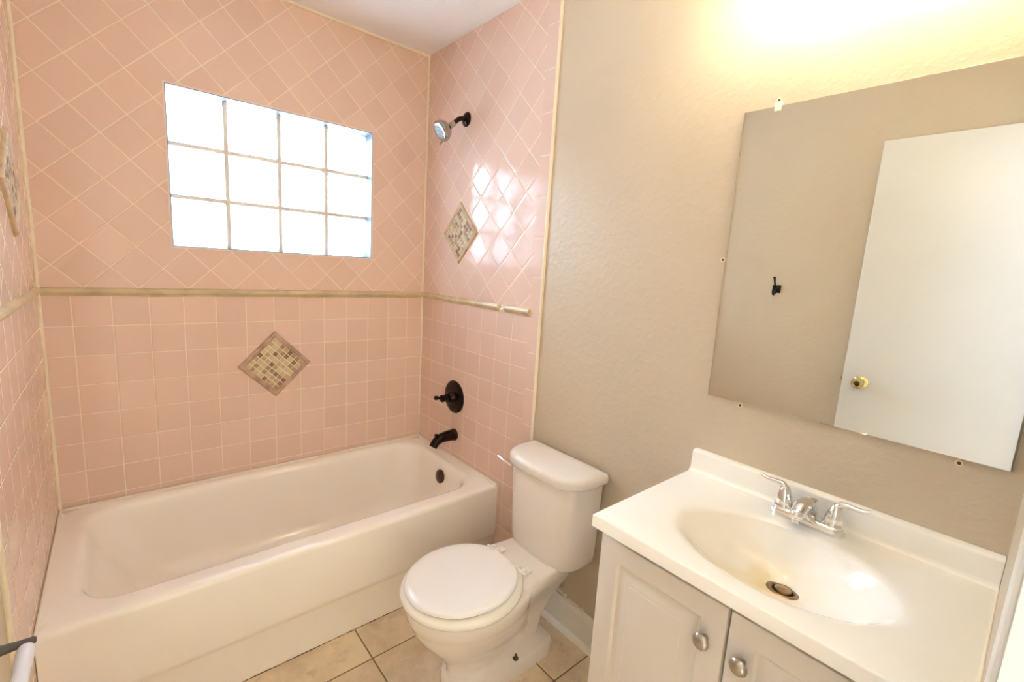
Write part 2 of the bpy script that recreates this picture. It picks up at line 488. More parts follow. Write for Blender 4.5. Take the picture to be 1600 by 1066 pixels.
m_reveal = plain('bluish_grey_reveal', srgb(122, 131, 142), 0.4)
m_wtrim = plain('pinkish_window_edge', srgb(232, 214, 206), 0.4)
win = nb()
SB = 0.060                                                     # set-back of the blocks
WTJ = 0.003; nx, nz = 4, 3; J = 0.015
bw = (WX1-WX0)/nx; bh = (WZ1-WTJ-WZ0)/nz
T0, T1 = SB-0.004, SB+0.075     # mortar face and back of the blocks
box(win, WX0+0.004, WX1-0.004, T0-0.001, T0+0.022, WZ1-WTJ, WZ1-0.0005)
for i in range(1, nx):
    xx = WX0 + i*bw; box(win, xx-J/2, xx+J/2, T0, T0+0.022, WZ0+0.004, WZ1-WTJ)
for j in range(1, nz):
    zz = WZ0 + j*bh
    for i in range(nx): box(win, WX0+i*bw+(J/2 if i else 0.004), WX0+(i+1)*bw-(J/2 if i < nx-1 else 0.004), T0, T0+0.022, zz-J/2, zz+J/2)
w1 = struct('window_1', win, m_mortar, 'glass block window of four by three blocks in the pink tiled wall', 'window', None, 0)
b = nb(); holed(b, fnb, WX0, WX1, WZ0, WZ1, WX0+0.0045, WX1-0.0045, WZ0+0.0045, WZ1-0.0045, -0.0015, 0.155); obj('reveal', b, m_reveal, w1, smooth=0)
b = nb(); holed(b, fnb, WX0-0.005, WX1+0.005, WZ0-0.005, WZ1+0.005, WX0+0.001, WX1-0.001, WZ0+0.001, WZ1-0.001, -0.003, 0.0005); obj('edge_caulk', b, m_wtrim, w1, smooth=0)
blk = None
for j in range(nz):
    for i in range(nx):
        xc = WX0+(i+0.5)*bw; zc_ = WZ0+(j+0.5)*bh
        if blk is None:
            t = nb(); hw = bw/2-J/2-0.0005; hh = bh/2-J/2-0.0005
            rings = []
            for y, ins in ((T0+0.005, 0.012), (T0+0.007, 0.004), (T0+0.011, 0.0), (T1-0.009, 0.0), (T1-0.005, 0.004), (T1-0.003, 0.012)):
                rings.append([Vector((p.x, y, p.y)) for p in [Vector((q.x, q.y)) for q in rrect(-hw+ins, hw-ins, -hh+ins, hh-ins, 0.008, 0, 4)]])
            loft(t, rings)
            blk = obj('glass_block', t, m_glass, w1, at=(0, 0, 0)); blk.location = (xc, 0, zc_)
        else:
            o = blk.copy(); COL.objects.link(o); o.parent = w1; o.location = (xc, 0, zc_)

# ------------------------------------------------------------------ mosaic insets
m_st = [plain('mosaic_cream', srgb(214, 196, 162), 0.5, var=0.12, scale=60), plain('mosaic_sand', srgb(200, 176, 142), 0.5, var=0.2, scale=60),
        plain('mosaic_tan', srgb(178, 148, 118), 0.5, var=0.2, scale=60), plain('mosaic_brown', srgb(150, 116, 90), 0.5, var=0.25, scale=60)]
m_mgrout = plain('mosaic_grout', srgb(244, 230, 200), 0.8)
m_frame = plain('pinkish_stone_liner', srgb(198, 164, 142), 0.45, var=0.35, scale=26, bump=0.5, bscale=60)
m_frame2 = plain('cream_stone_liner', srgb(208, 180, 142), 0.45, var=0.25, scale=26, bump=0.5, bscale=60)


def inset(fn, c0, cz, hd, label, mframe, seed):
    """fn(u, v, out) maps wall coordinates to the room; diamond centred at (c0, cz) with half diagonal hd"""
    org = fn(c0, cz-hd, 0)
    t = thing('mosaic_inset', org, label, 'mosaic tile', 'mosaic insets in the pink tile')
    s = hd*math.sqrt(2)/2; h = math.sqrt(0.5)
    g = lambda a, b_, o: fn(c0 + (a-b_)*h, cz + (a+b_)*h, o)
    bwid = 0.021
    random.seed(seed)
    for q in range(4):
        rot = [(1, 0), (0, 1), (-1, 0), (0, -1)][q]
        def gr(a, b_, o, rot=rot):
            return g(a*rot[0]-b_*rot[1], a*rot[1]+b_*rot[0], o)
        b = nb(); rings = []
        for tt in [i/12 for i in range(13)]:
            ring = []
            for w_, o in ((0, 0), (0.0, 0.004), (0.003, 0.008), (0.009, 0.0105), (0.015, 0.009), (0.0185, 0.006), (bwid, 0.005), (bwid, 0)):
                e = s - w_
                ring.append(gr(-e + 2*e*tt, -s + w_, o + (random.uniform(-0.0006, 0.0006) if o > 0.003 else 0)))
            rings.append(ring)
        loft(b, rings)
        obj('liner', b, mframe, t)
    b = nb(); e = s-bwid+0.001
    p = [(-e, -e), (e, -e), (e, e), (-e, e)]
    prism(b, p, g, 0, 0.0035, 4)
    n = 8; pt = 2*e/n
    for i in range(n):
        for j in range(n):
            x0 = -e + i*pt + 0.0019; x1 = x0 + pt - 0.0038; y0 = -e + j*pt + 0.0019; y1 = y0 + pt - 0.0038
            mi = random.choices([0, 1, 2, 3], [5, 4, 3, 2.4])[0]; o1 = 0.0052 + random.uniform(0, 0.0006)
            c_ = 0.001
            ring = lambda ins, o: [g(x0+ins, y0+ins, o), g(x1-ins, y0+ins, o), g(x1-ins, y1-ins, o), g(x0+ins, y1-ins, o)]
            loft(b, [ring(0, 0.003), ring(0, o1-0.0006), ring(c_, o1)], False, True, mi)
    obj('mosaic_field', b, m_st + [m_mgrout], t, smooth=30)


fback = lambda u_, v_, o: Vector((u_, -o, v_))
fright = lambda u_, v_, o: Vector((-o, u_, v_))
fleft = lambda u_, v_, o: Vector((LX+o, u_, v_))
inset(fback, -0.757, Z0-0.311, 0.154, 'diamond mosaic tile inset in the lower pink tile under the window', m_frame, 5)
inset(fright, -0.348, Z0+0.345, 0.148, 'diamond mosaic tile inset below the shower head', m_frame2, 9)
inset(fleft, -0.350, Z0+0.345, 0.148, 'diamond mosaic tile inset on the left wall, cut by the photo edge', m_frame2, 12)

# ------------------------------------------------------------------ bathtub
k = NT('tub_enamel'); k.p.inputs['Roughness'].default_value = 0.12; k.p.inputs['Coat Weight'].default_value = 0.2
sep = k.n('ShaderNodeSeparateXYZ'); k.l(k.obj(), sep.inputs[0])
n_ = k.noise(1.6, 3)
k.l(k.mix(k.ramp(n_, 0.3, 0.8), srgb(250, 244, 237), srgb(249, 240, 229)), k.p.inputs['Base Color'])
k.bump(k.noise(5, 2), 0.25, 0.003)
m_tub = k.m
RZ = 0.414; TF = -0.751
tub = thing('bathtub', (LX/2, TF/2, 0), 'white enamelled alcove bathtub below the glass block window', 'bathtub')
b = nb(); g_ = 0.0008
rings = [rrect(LX+g_, -g_, TF+0.014, -0.0035, 0.004, 0.0), rrect(LX+g_, -g_, TF+0.014, -0.0035, 0.004, 0.150), rrect(LX+g_, -g_, TF+0.010, -0.0035, 0.004, 0.160),
         rrect(LX+g_, -g_, TF+0.002, -0.0035, 0.004, 0.172), rrect(LX+g_, -g_, TF, -0.0035, 0.004, 0.184), rrect(LX+g_, -g_, TF, -0.0035, 0.004, RZ-0.018),
         rrect(LX+g_, -g_, TF+0.0015, -0.0035, 0.005, RZ-0.009), rrect(LX+g_, -g_, TF+0.006, -0.0035, 0.007, RZ-0.003), rrect(LX+g_, -g_, TF+0.013, -0.0035, 0.010, RZ),
         rrect(LX+0.030, -0.030, TF+0.030, -0.018, 0.060, RZ+0.0002),
         rrect(-1.452, -0.056, -0.684, -0.036, 0.130, RZ), rrect(-1.444, -0.062, -0.676, -0.042, 0.128, RZ-0.0012),
         rrect(-1.436, -0.068, -0.668, -0.049, 0.126, RZ-0.005), rrect(-1.429, -0.074, -0.661, -0.055, 0.124, RZ-0.012),
         rrect(-1.422, -0.079, -0.655, -0.060, 0.122, RZ-0.024), rrect(-1.412, -0.083, -0.651, -0.063, 0.121, 0.36),
         rrect(-1.395, -0.090, -0.646, -0.068, 0.120, 0.32), rrect(-1.350, -0.105, -0.636, -0.078, 0.120, 0.22),
         rrect(-1.305, -0.122, -0.624, -0.092, 0.118, 0.14), rrect(-1.275, -0.140, -0.608, -0.108, 0.110, 0.10),
         rrect(-1.235, -0.175, -0.580, -0.136, 0.095, 0.078), rrect(-1.180, -0.220, -0.540, -0.175, 0.075, 0.068), rrect(-0.9, -0.42, -0.42, -0.30, 0.03, 0.064)]
loft(b, rings)
tb = obj('tub_shell', b, m_tub, tub, smooth=75)
b = nb()
lathe(b, [(0.034, -0.004), (0.034, 0.003), (0.030, 0.007), (0.010, 0.009), (0.008, 0.012), (0.004, 0.014), (0, 0.014)], (-0.0935, -0.395, 0.340), (-1, 0, 0.12), 32)
obj('overflow_plate', b, m_bronze2, tub, label='brown round overflow plate')
b = nb()
lathe(b, [(0.036, 0.0), (0.036, 0.003), (0.03, 0.005), (0.02, 0.0035), (0.0, 0.0035)], (-0.33, -0.36, 0.0645), (0, 0, 1), 28)
obj('tub_drain', b, m_bronze2, tub)
b = nb()
tube(b, [(LX+0.006, -0.0088, RZ+0.0015), (-0.006, -0.0088, RZ+0.0015)], 0.0053, 8, smooth=False)
tube(b, [(-0.005, -0.006, RZ+0.002), (-0.005, -0.745, RZ+0.002)], 0.0045, 8, smooth=False)
tube(b, [(LX+0.005, -0.006, RZ+0.002), (LX+0.005, -0.745, RZ+0.002)], 0.0045, 8, smooth=False)
obj('caulk_line', b, m_white_caulk, tub)
b = nb(); random.seed(3)
rings_ = []
for i in range(120):
    x = LX+0.25 + (1.22)*i/119; h_ = random.choice((0.0005, 0.0012, 0.0026, 0.0030)); 
    rings_.append([Vector((x, TF+0.016, 0.0)), Vector((x, TF+0.0125-h_*0.4, 0.0)), Vector((x, TF+0.0125, h_))])
loft(b, rings_)
obj('grimy_floor_joint', b, m_grime, tub, smooth=0)

# ------------------------------------------------------------------ tub fixtures
sp = thing('tub_spout', (0, -0.375, 0.54), 'dark bronze tub spout with a lift diverter above the rim', 'tub spout')
b = nb()
lathe(b, [(0.030, 0.0), (0.032, 0.003), (0.032, 0.010), (0.028, 0.018)], (0, -0.375, 0.540), (-1, 0, 0), 28)
tube(b, [(-0.010, -0.375, 0.540), (-0.045, -0.375, 0.540), (-0.085, -0.375, 0.535), (-0.112, -0.375, 0.520), (-0.128, -0.375, 0.497)],
     [0.030, 0.0275, 0.0245, 0.0225, 0.0205], 24)
obj('spout_body', b, m_bronze, sp)
b = nb()
lathe(b, [(0.004, 0), (0.004, 0.016), (0.009, 0.019), (0.011, 0.023), (0.006, 0.027), (0, 0.0275)], (-0.110, -0.375, 0.536), (-0.1, 0, 1), 16)
obj('diverter_knob', b, m_bronze, sp)
sv = thing('shower_valve', (0, -0.360, 0.739), 'dark bronze round shower valve with lever handle above the tub spout', 'shower valve')
b = nb()
lathe(b, [(0.084, 0.0), (0.085, 0.004), (0.081, 0.009), (0.070, 0.012), (0.060, 0.014), (0.034, 0.016), (0.030, 0.020), (0.028, 0.036), (0.024, 0.040), (0, 0.040)], (0, -0.360, 0.739), (-1, 0, 0), 48)
obj('escutcheon', b, m_bronze, sv)
b = nb()
lathe(b, [(0.020, 0.038), (0.023, 0.044), (0.023, 0.052), (0.016, 0.056), (0.0155, 0.066), (0.019, 0.070), (0.018, 0.080), (0.008, 0.086), (0, 0.087)], (0, -0.360, 0.739), (-1, 0, 0), 28)
tube(b, [(-0.070, -0.360, 0.739), (-0.084, -0.358, 0.742), (-0.100, -0.352, 0.744)], [0.010, 0.0075, 0.0085], 14)
lathe(b, [(0.0, -0.013), (0.009, -0.009), (0.0125, 0), (0.009, 0.009), (0, 0.0125)], (-0.104, -0.350, 0.744), (-1, 0.2, 0.1), 16)
obj('lever_handle', b, m_bronze, sv)

sh = thing('shower', (0, -0.365, 2.085), 'chrome shower head on a dark bronze arm above the mosaic inset', 'shower')
b = nb()
lathe(b, [(0.033, 0.0), (0.033, 0.003), (0.029, 0.008), (0.018, 0.013), (0.012, 0.015), (0, 0.015)], (0, -0.365, 2.085), (-1, 0, 0), 32)
obj('flange', b, m_bronze, sh)
b = nb()
tube(b, [(-0.005, -0.365, 2.085), (-0.030, -0.364, 2.083), (-0.048, -0.362, 2.073), (-0.074, -0.360, 2.048)], 0.0105, 16)
obj('shower_arm', b, m_bronze, sh)
b = nb(); ax = Vector((-0.74, 0.03, -0.62)).normalized(); o0 = Vector((-0.072, -0.360, 2.050))
lathe(b, [(0.0, -0.004), (0.014, -0.004), (0.014, 0.014), (0.010, 0.017), (0.010, 0.021), (0.017, 0.026), (0.017, 0.031)], o0, ax, 24)
obj('swivel_nut', b, m_nickel, sh)
ax2 = Vector((-0.80, 0.06, -0.58)).normalized(); o1 = o0 + ax*0.026
b = nb()
lathe(b, [(0.0, 0.0), (0.014, 0.0), (0.026, 0.007), (0.038, 0.020), (0.046, 0.036), (0.048, 0.047), (0.047, 0.054), (0.042, 0.058), (0.0325, 0.0590), (0.0315, 0.056), (0, 0.056)], o1, ax2, 40)
tube(b, [o1+ax2*0.050+Vector((0.005, -0.006, -0.044)), o1+ax2*0.057+Vector((-0.004, -0.008, -0.056))], 0.004, 10, smooth=False)
obj('head_shell', b, m_head, sh)
b = nb()
lathe(b, [(0.0, 0.052), (0.031, 0.052), (0.031, 0.0580), (0.029, 0.0595), (0, 0.0600)], o1, ax2, 32)
fc = obj('nozzle_plate', b, m_nozzle_face, sh)
b = nb(); u_, v_, _ = basis(ax2)
for rr, n in ((0.007, 5), (0.015, 9), (0.024, 14)):
    for i in range(n):
        a = 2*PI*i/n; lathe(b, [(0.0021, 0.058), (0.0018, 0.0625), (0, 0.0625)], o1+u_*rr*math.cos(a)+v_*rr*math.sin(a), ax2, 6)
obj('nozzles', b, m_nozzle, fc)

# ------------------------------------------------------------------ toilet
TY = -1.172


def dring(xb, xf, hw, z, n=22, sag=0.6):
    """D-shaped plan: flat at the wall side (xb), bulging towards the room (xf)"""
    pts = []
    r = 0.02
    for i in range(n+1):
        a = -PI/2 + PI*i/n
        cx = abs(math.cos(a))**0.80; sy = math.copysign(abs(math.sin(a))**0.55, math.sin(a))
        base = xb + (xf-xb)*0.30
        pts.append(Vector((base + (xf-base)*cx, TY + hw*sy, z)))
    for i in range(5):
        a = i/4
        pts.append(Vector((xb + (xf-xb)*(0.30*(1-a)*0.9+0.02), TY + hw*(1-0.01*a), z)))
    for i in range(5):
        a = i/4
        pts.append(Vector((xb + (xf-xb)*(0.30*a*0.9+0.02), TY - hw*(1-0.01*(1-a)), z)))
    return pts


toilet = thing('toilet', (-0.30, TY, 0), 'white two-piece toilet between bathtub and vanity', 'toilet')
b = nb()
prof = [(0.352, 0.165, 0.030, 0.120), (0.356, 0.176, 0.020, 0.150), (0.368, 0.181, 0.014, 0.168), (0.40, 0.183, 0.012, 0.176), (0.50, 0.186, 0.010, 0.183), (0.60, 0.188, 0.008, 0.188), (0.683, 0.190, 0.008, 0.192)]
rings = []
for z, xf, ins, _u in prof:
    hw = {0.352: 0.140, 0.356: 0.158, 0.368: 0.166, 0.40: 0.170, 0.50: 0.174, 0.60: 0.177, 0.683: 0.180}[z]
    rings.append(dring(-0.018, -xf, hw, z))
loft(b, rings)
obj('tank', b, m_por, toilet, smooth=60)
b = nb()
rings = [dring(-0.012, -0.196, 0.186, 0.680), dring(-0.010, -0.203, 0.193, 0.683), dring(-0.010, -0.205, 0.195, 0.690), dring(-0.010, -0.205, 0.195, 0.706),
         dring(-0.011, -0.202, 0.192, 0.715), dring(-0.014, -0.195, 0.186, 0.721), dring(-0.022, -0.180, 0.172, 0.724), dring(-0.05, -0.12, 0.11, 0.725)]
loft(b, rings)
obj('tank_lid', b, m_por, toilet, smooth=60)
b = nb()
lathe(b, [(0.012, 0), (0.013, 0.006), (0.009, 0.010), (0.006, 0.014), (0, 0.014)], (-0.135, TY+0.158, 0.645), (-0.75, 0.65, 0), 16)
tube(b, [(-0.148, TY+0.168, 0.645), (-0.156, TY+0.198, 0.655), (-0.154, TY+0.245, 0.660)], [0.007, 0.0075, 0.0085], 12, flat=0.6)
obj('flush_lever', b, m_chrome, toilet, label='chrome flush lever')


# bowl: sections along height
def bring(z, u0, u1, hw, ue=2.0, back=2.0, n=48):
    """egg-shaped section from u0 (wall side) to u1 (front), exponents for the front and back halves"""
    cu = u0 + (u1-u0)*0.48; pts = []
    for i in range(n):
        a = 2*PI*i/n; c_, s_ = math.cos(a), math.sin(a)
        e = ue if c_ > 0 else back
        L_ = (u1-cu) if c_ > 0 else (cu-u0)
        k_ = (abs(c_)**e + abs(s_)**e)**(-1/e)
        pts.append(Vector((-(cu + L_*c_*k_), TY + hw*s_*k_, z)))
    return pts


b = nb()
secs = [(0.000, 0.110, 0.540, 0.100, 2.4, 9), (0.045, 0.110, 0.540, 0.100, 2.4, 9), (0.054, 0.113, 0.538, 0.096, 2.4, 8), (0.060, 0.125, 0.534, 0.086, 2.8, 4.5),
        (0.066, 0.150, 0.526, 0.068, 2.4, 3.0), (0.085, 0.165, 0.526, 0.058, 2.3, 2.8), (0.120, 0.180, 0.540, 0.068, 2.2, 2.6), (0.165, 0.200, 0.572, 0.094, 2.1, 2.4), (0.210, 0.215, 0.610, 0.126, 2.0, 2.3), (0.250, 0.225, 0.638, 0.147, 2.0, 2.3),
        (0.285, 0.232, 0.657, 0.162, 2.0, 2.3), (0.305, 0.236, 0.664, 0.168, 2.0, 2.3), (0.318, 0.236, 0.672, 0.175, 2.0, 2.3), (0.352, 0.236, 0.676, 0.179, 2.0, 2.4), (0.362, 0.238, 0.673, 0.177, 2.0, 2.4), (0.366, 0.245, 0.664, 0.170, 2.0, 2.4)]
loft(b, [bring(*s) for s in secs])
# deck under the tank that flares out of the pedestal


def deck(z, x0, x1, hw0, hw1, r=0.02):
    """trapezoid with rounded look from wall end (x0) to bowl end (x1)"""
    pts = []
    for (x_, h_) in ((x0, hw0), (x1, hw1)):
        pts.append((x_, h_))
    return [Vector((-x0, TY-hw0, z)), Vector((-(x0+0.03), TY-hw0-0.004, z)), Vector((-(x0+x1)/2, TY-(hw0+hw1)/2, z)), Vector((-x1, TY-hw1, z)),
            Vector((-x1, TY+hw1, z)), Vector((-(x0+x1)/2, TY+(hw0+hw1)/2, z)), Vector((-(x0+0.03), TY+hw0+0.004, z)), Vector((-x0, TY+hw0, z))]


dk = [(0.060, 0.160, 0.40, 0.048, 0.050), (0.150, 0.145, 0.40, 0.054, 0.066), (0.220, 0.112, 0.40, 0.070, 0.094), (0.270, 0.080, 0.37, 0.090, 0.116), (0.310, 0.055, 0.35, 0.103, 0.134), (0.330, 0.050, 0.34, 0.108, 0.144),
      (0.345, 0.048, 0.335, 0.110, 0.146), (0.362, 0.050, 0.33, 0.110, 0.144), (0.369, 0.055, 0.32, 0.106, 0.138), (0.3715, 0.065, 0.31, 0.098, 0.130)]
t = nb(); loft(t, [deck(*s) for s in dk])
bmesh.ops.bevel(t, geom=[e for e in t.edges if abs((e.verts[0].co-e.verts[1].co).normalized().z) > 0.35], offset=0.012, segments=3, profile=0.5, affect='EDGES')
merge(b, t)
bowl = obj('bowl', b, m_por, toilet, smooth=50)
# bolt recess with rusty bolt on the visible side
b = nb()
lathe(b, [(0.011, 0.0), (0.011, 0.0015), (0, 0.0015)], (-0.300, TY-0.083, 0.0600), (0, -0.25, 1), 14)
tube(b, [(-0.300, TY-0.083, 0.060), (-0.2985, TY-0.084, 0.076)], [0.004, 0.0035], 8, smooth=False)
obj('floor_bolt', b, m_grime, toilet, label='rusty floor bolt')

def egg(z, cx, a, bb, back=0.0, n=56, cut=None):
    pts = []
    for i in range(n):
        t_ = 2*PI*i/n; x_ = cx + a*math.cos(t_); y_ = TY + bb*math.sin(t_)
        if cut is not None and x_ > cut: x_ = cut + (x_-cut)*0.12
        pts.append(Vector((x_, y_, z)))
    return pts


b = nb()
SC = -0.482
ro = [(0.3665, -0.010), (0.369, -0.001), (0.376, 0.003), (0.384, 0.003), (0.391, -0.001), (0.3945, -0.008), (0.3955, -0.016)]
rings = [egg(z, SC, 0.203+e, 0.187+e, cut=-0.300) for z, e in ro]
rings += [egg(z, SC-0.005, 0.135, 0.115) for z in (0.3955, 0.3665)]
loft(b, rings, False, False)
vs0 = [v for v in b.verts]
n = 56
for i in range(n):
    j = (i+1) % n
    b.faces.new((vs0[i], vs0[j], vs0[(len(rings)-1)*n+j], vs0[(len(rings)-1)*n+i]))
obj('seat_ring', b, m_seat_lo, toilet, smooth=50, label='slightly ivory seat ring')
b = nb()
li = [(0.3975, -0.012), (0.3985, -0.004), (0.403, 0.0), (0.409, -0.0012), (0.4130, -0.005), (0.4155, -0.012), (0.4165, -0.04), (0.417, -0.12)]
loft(b, [egg(z, -0.486, 0.192+e, 0.171+e, cut=-0.315) for z, e in li])
obj('seat_lid', b, m_seat, toilet, smooth=50, label='closed white seat lid')
for s in (-1, 1):
    b = nb()
    box(b, -0.290, -0.250, TY+s*0.073-0.014, TY+s*0.073+0.014, 0.374, 0.386, 0.003)
    box(b, -0.315, -0.280, TY+s*0.073-0.018, TY+s*0.073-0.010, 0.377, 0.402, 0.002)
    box(b, -0.315, -0.280, TY+s*0.073+0.010, TY+s*0.073+0.018, 0.377, 0.402, 0.002)
    tube(b, [(-0.300, TY+s*0.073-0.030, 0.394), (-0.300, TY+s*0.073+0.030, 0.394)], 0.0065, 12, smooth=False)
    obj('seat_hinge', b, m_seat_lo, toilet)
# supply pipe stub in the wall beside the toilet
t = thing('water_supply', (0, -1.165, 0.14), 'small white supply pipe under the toilet tank by the wall', 'pipe')
b = nb()
lathe(b, [(0.022, 0), (0.022, 0.003), (0.010, 0.006), (0.008, 0.03)], (0.005, -1.165, 0.170), (-1, 0, 0), 18)
obj('wall_flange', b, m_chrome, t)
b = nb(); tube(b, [(-0.026, -1.165, 0.170), (-0.036, -1.130, 0.180), (-0.040, -1.060, 0.240), (-0.045, -1.045, 0.344)], 0.005, 10)
obj('flexible_hose', b, m_white_caulk, t)

# ------------------------------------------------------------------ vanity cabinet
VY0, VY1 = -2.297, -1.664
van = thing('vanity_cabinet', (-0.22, (VY0+VY1)/2, 0), 'white two-door vanity cabinet with raised panels under the sink top', 'cabinet')
b = nb()
box(b, -0.420, 0.004, VY1-0.016, VY1, 0.0, 0.8245); box(b, -0.420, 0.004, VY0, VY0+0.016, 0.0, 0.8245)
box(b, -0.4195, 0.004, VY0+0.016, VY1-0.016, 0.09, 0.106); box(b, -0.37, -0.355, VY0+0.016, VY1-0.016, 0.0, 0.09)
box(b, -0.420, -0.402, VY0+0.016, VY1-0.016, 0.790, 0.8245); box(b, -0.420, -0.402, -1.995, -1.957, 0.106, 0.790)
obj('carcass', b, m_cab, van)


def cab_door(y0, y1, ky, lbl):
    z0, z1 = 0.115, 0.800; xf = -0.440; xb = -0.4215
    fr_ = lambda ins, x_: [Vector((x_, y0+ins, z0+ins)), Vector((x_, y1-ins, z0+ins)), Vector((x_, y1-ins, z1-ins)), Vector((x_, y0+ins, z1-ins))]
    b = nb()
    st = [(0, xb), (0, xf+0.005), (0.0015, xf+0.0015), (0.005, xf), (0.050, xf), (0.053, xf+0.002), (0.056, xf+0.006), (0.062, xf+0.0075), (0.066, xf+0.0075), (0.076, xf+0.0035), (0.088, xf+0.001), (0.090, xf-0.0005), (0.094, xf-0.001), (0.11, xf-0.001)]
    loft(b, [fr_(i, x_) for i, x_ in st])
    dobj = obj('door', b, m_cab, van, smooth=25, at=(xf, (y0+y1)/2, z0))
    b = nb()
    lathe(b, [(0.006, 0), (0.006, 0.010), (0.009, 0.014), (0.0160, 0.018), (0.0168, 0.022), (0.014, 0.026), (0.008, 0.0285), (0, 0.029)], (xf+0.0005, ky, 0.714), (-1, 0, 0), 28)
    obj('knob', b, m_nickel, dobj)


cab_door(-1.974, VY1-0.003, -1.938, 'left'); cab_door(VY0+0.003, -1.978, -2.011, 'right')

# ------------------------------------------------------------------ vanity top with sink
k = NT('cultured_marble'); k.p.inputs['Specular IOR Level'].default_value = 0.3; k.p.inputs['Roughness'].default_value = 0.09; k.p.inputs['Coat Weight'].default_value = 0.0
dn = k.n('ShaderNodeVectorMath', operation='DISTANCE'); k.l(k.obj(), dn.inputs[0]); dn.inputs[1].default_value = (-0.255+0.22, 0.01, -0.08)
f_ = k.math('MULTIPLY', k.math('SUBTRACT', 1.0, k.ramp(dn.outputs['Value'], 0.02, 0.16)), k.ramp(k.noise(9, 4), 0.25, 0.75))
k.l(k.mix(f_, srgb(248, 243, 234), srgb(240, 220, 176)), k.p.inputs['Base Color'])
m_top = k.m
CT = 0.857
SXc, SYc, SA, SBb = -0.272, -1.987, 0.150, 0.212
top = thing('sink', (-0.22, (VY0+VY1)/2, 0.826), 'glossy white vanity top with oval sink bowl and backsplash', 'sink')
tx0, tx1, ty0, ty1 = -0.470, 0.0045, -2.2990, -1.658
b = nb(); n = 96
hw = (tx1-tx0)/2; hh = (ty1-ty0)/2; cx = (tx0+tx1)/2; cy = (ty0+ty1)/2
angs = [2*PI*i/n for i in range(n)]
for sx in (1, -1):
    for sy in (1, -1):
        a = math.atan2(sy*hh+cy-SYc, sx*hw+cx-SXc) % (2*PI)
        i = min(range(n), key=lambda q: abs((angs[q]-a+PI) % (2*PI)-PI)); angs[i] = a


def rect_ring(ins, z):
    out = []
    for a in angs:
        dx, dy = math.cos(a), math.sin(a); ts = []
        if dx > 1e-9: ts.append((tx1-ins-SXc)/dx)
        if dx < -1e-9: ts.append((tx0+ins-SXc)/dx)
        if dy > 1e-9: ts.append((ty1-ins-SYc)/dy)
        if dy < -1e-9: ts.append((ty0+ins-SYc)/dy)
        t_ = min(ts); out.append(Vector((SXc+dx*t_, SYc+dy*t_, z)))
    return out


def ell(s, z, ox=0.0, da=0.0, oy=0.0):
    out = []
    for a in angs:
        # point of the ellipse in direction a
        ea, eb = SA*s+da, SBb*s+da
        r_ = 1/math.sqrt((math.cos(a)/ea)**2 + (math.sin(a)/eb)**2)
        out.append(Vector((SXc+ox+math.cos(a)*r_, SYc+oy+math.sin(a)*r_, z)))
    return out


DPx, DPy = 0.042, -0.012
rings = [rect_ring(0.0, CT-0.031), rect_ring(0.0, CT-0.004), rect_ring(0.0015, CT-0.001), rect_ring(0.004, CT),
         ell(1, CT, 0, 0.016), ell(1, CT-0.0008, 0, 0.008), ell(1, CT-0.0028, 0, 0.0), ell(0.97, CT-0.0065, 0, -0.002)]
for s, dz in ((0.93, 0.0125), (0.87, 0.0235), (0.80, 0.037), (0.70, 0.053), (0.58, 0.068), (0.45, 0.078), (0.32, 0.086), (0.22, 0.091), (0.155, 0.0955)):
    rings.append(ell(s, CT-dz, DPx*(1-s)/0.85, 0.0, DPy*(1-s)/0.85))
vr = loft(b, rings, False, False)
ra, rb_ = SA*0.155, SBb*0.155
rings2 = [[Vector((SXc+DPx+0.0235*math.cos(a), SYc+DPy+0.0235*math.sin(a), CT-0.0965)) for a in angs], [Vector((SXc+DPx+0.0225*math.cos(a), SYc+DPy+0.0225*math.sin(a), CT-0.12)) for a in angs]]
last = vr[-1]
v1 = [b.verts.new(p) for p in rings2[0]]; v2 = [b.verts.new(p) for p in rings2[1]]
for A_, B_ in ((last, v1), (v1, v2)):
    for i in range(n): b.faces.new((A_[i], A_[(i+1) % n], B_[(i+1) % n], B_[i]))
b.faces.new(v2)
# underside lip
un = [b.verts.new(p) for p in rect_ring(0.03, CT-0.031)]
for i in range(n): b.faces.new((vr[0][i], vr[0][(i+1) % n], un[(i+1) % n], un[i]))
tobj = obj('sink_top', b, m_top, top, smooth=45)
b = nb()
prof = [(0.004, CT-0.001), (-0.034, CT-0.0005), (-0.028, CT+0.0012), (-0.0235, CT+0.0045), (-0.0215, CT+0.010), (-0.0205, CT+0.053), (-0.019, CT+0.0575), (-0.015, CT+0.0595), (0.004, CT+0.060)]
loft(b, [[Vector((x_, y_, z_)) for x_, z_ in prof] for y_ in (ty0, ty1)])
obj('backsplash', b, m_top, top, smooth=60)
b = nb(); o = Vector((SXc+DPx, SYc+DPy, CT-0.0965))
lathe(b, [(0.0215, -0.010), (0.0215, 0.0), (0.0240, 0.0022), (0.0310, 0.0016), (0.0325, 0.0002), (0.0325, -0.004)], o, (0.10, 0, 1), 40, cap0=False, cap1=False)
fl = obj('drain_flange', b, m_drain, top, label='worn brownish drain flange')
b = nb()
lathe(b, [(0.0, -0.012), (0.017, -0.012), (0.0175, -0.001), (0.0165, 0.002), (0.008, 0.0040), (0, 0.0045)], o+Vector((0.001, 0, 0.001)), (0.10, 0, 1), 32)
obj('drain_stopper', b, m_drain, fl)
b = nb(); box(b, SXc+DPx-0.021, SXc+DPx+0.021, SYc-0.021, SYc+0.021, CT-0.1185, CT-0.1165); obj('drain_shadow_plate', b, m_dark, fl, smooth=0) if False else b.free()
b = nb(); random.seed(2)
q = [(tx0+0.02+i*0.03, -2.2985, CT+0.0005+random.uniform(0, .0015)) for i in range(15)]
tube(b, q, 0.0028, 8); obj('caulk_line', b, m_caulk, top)

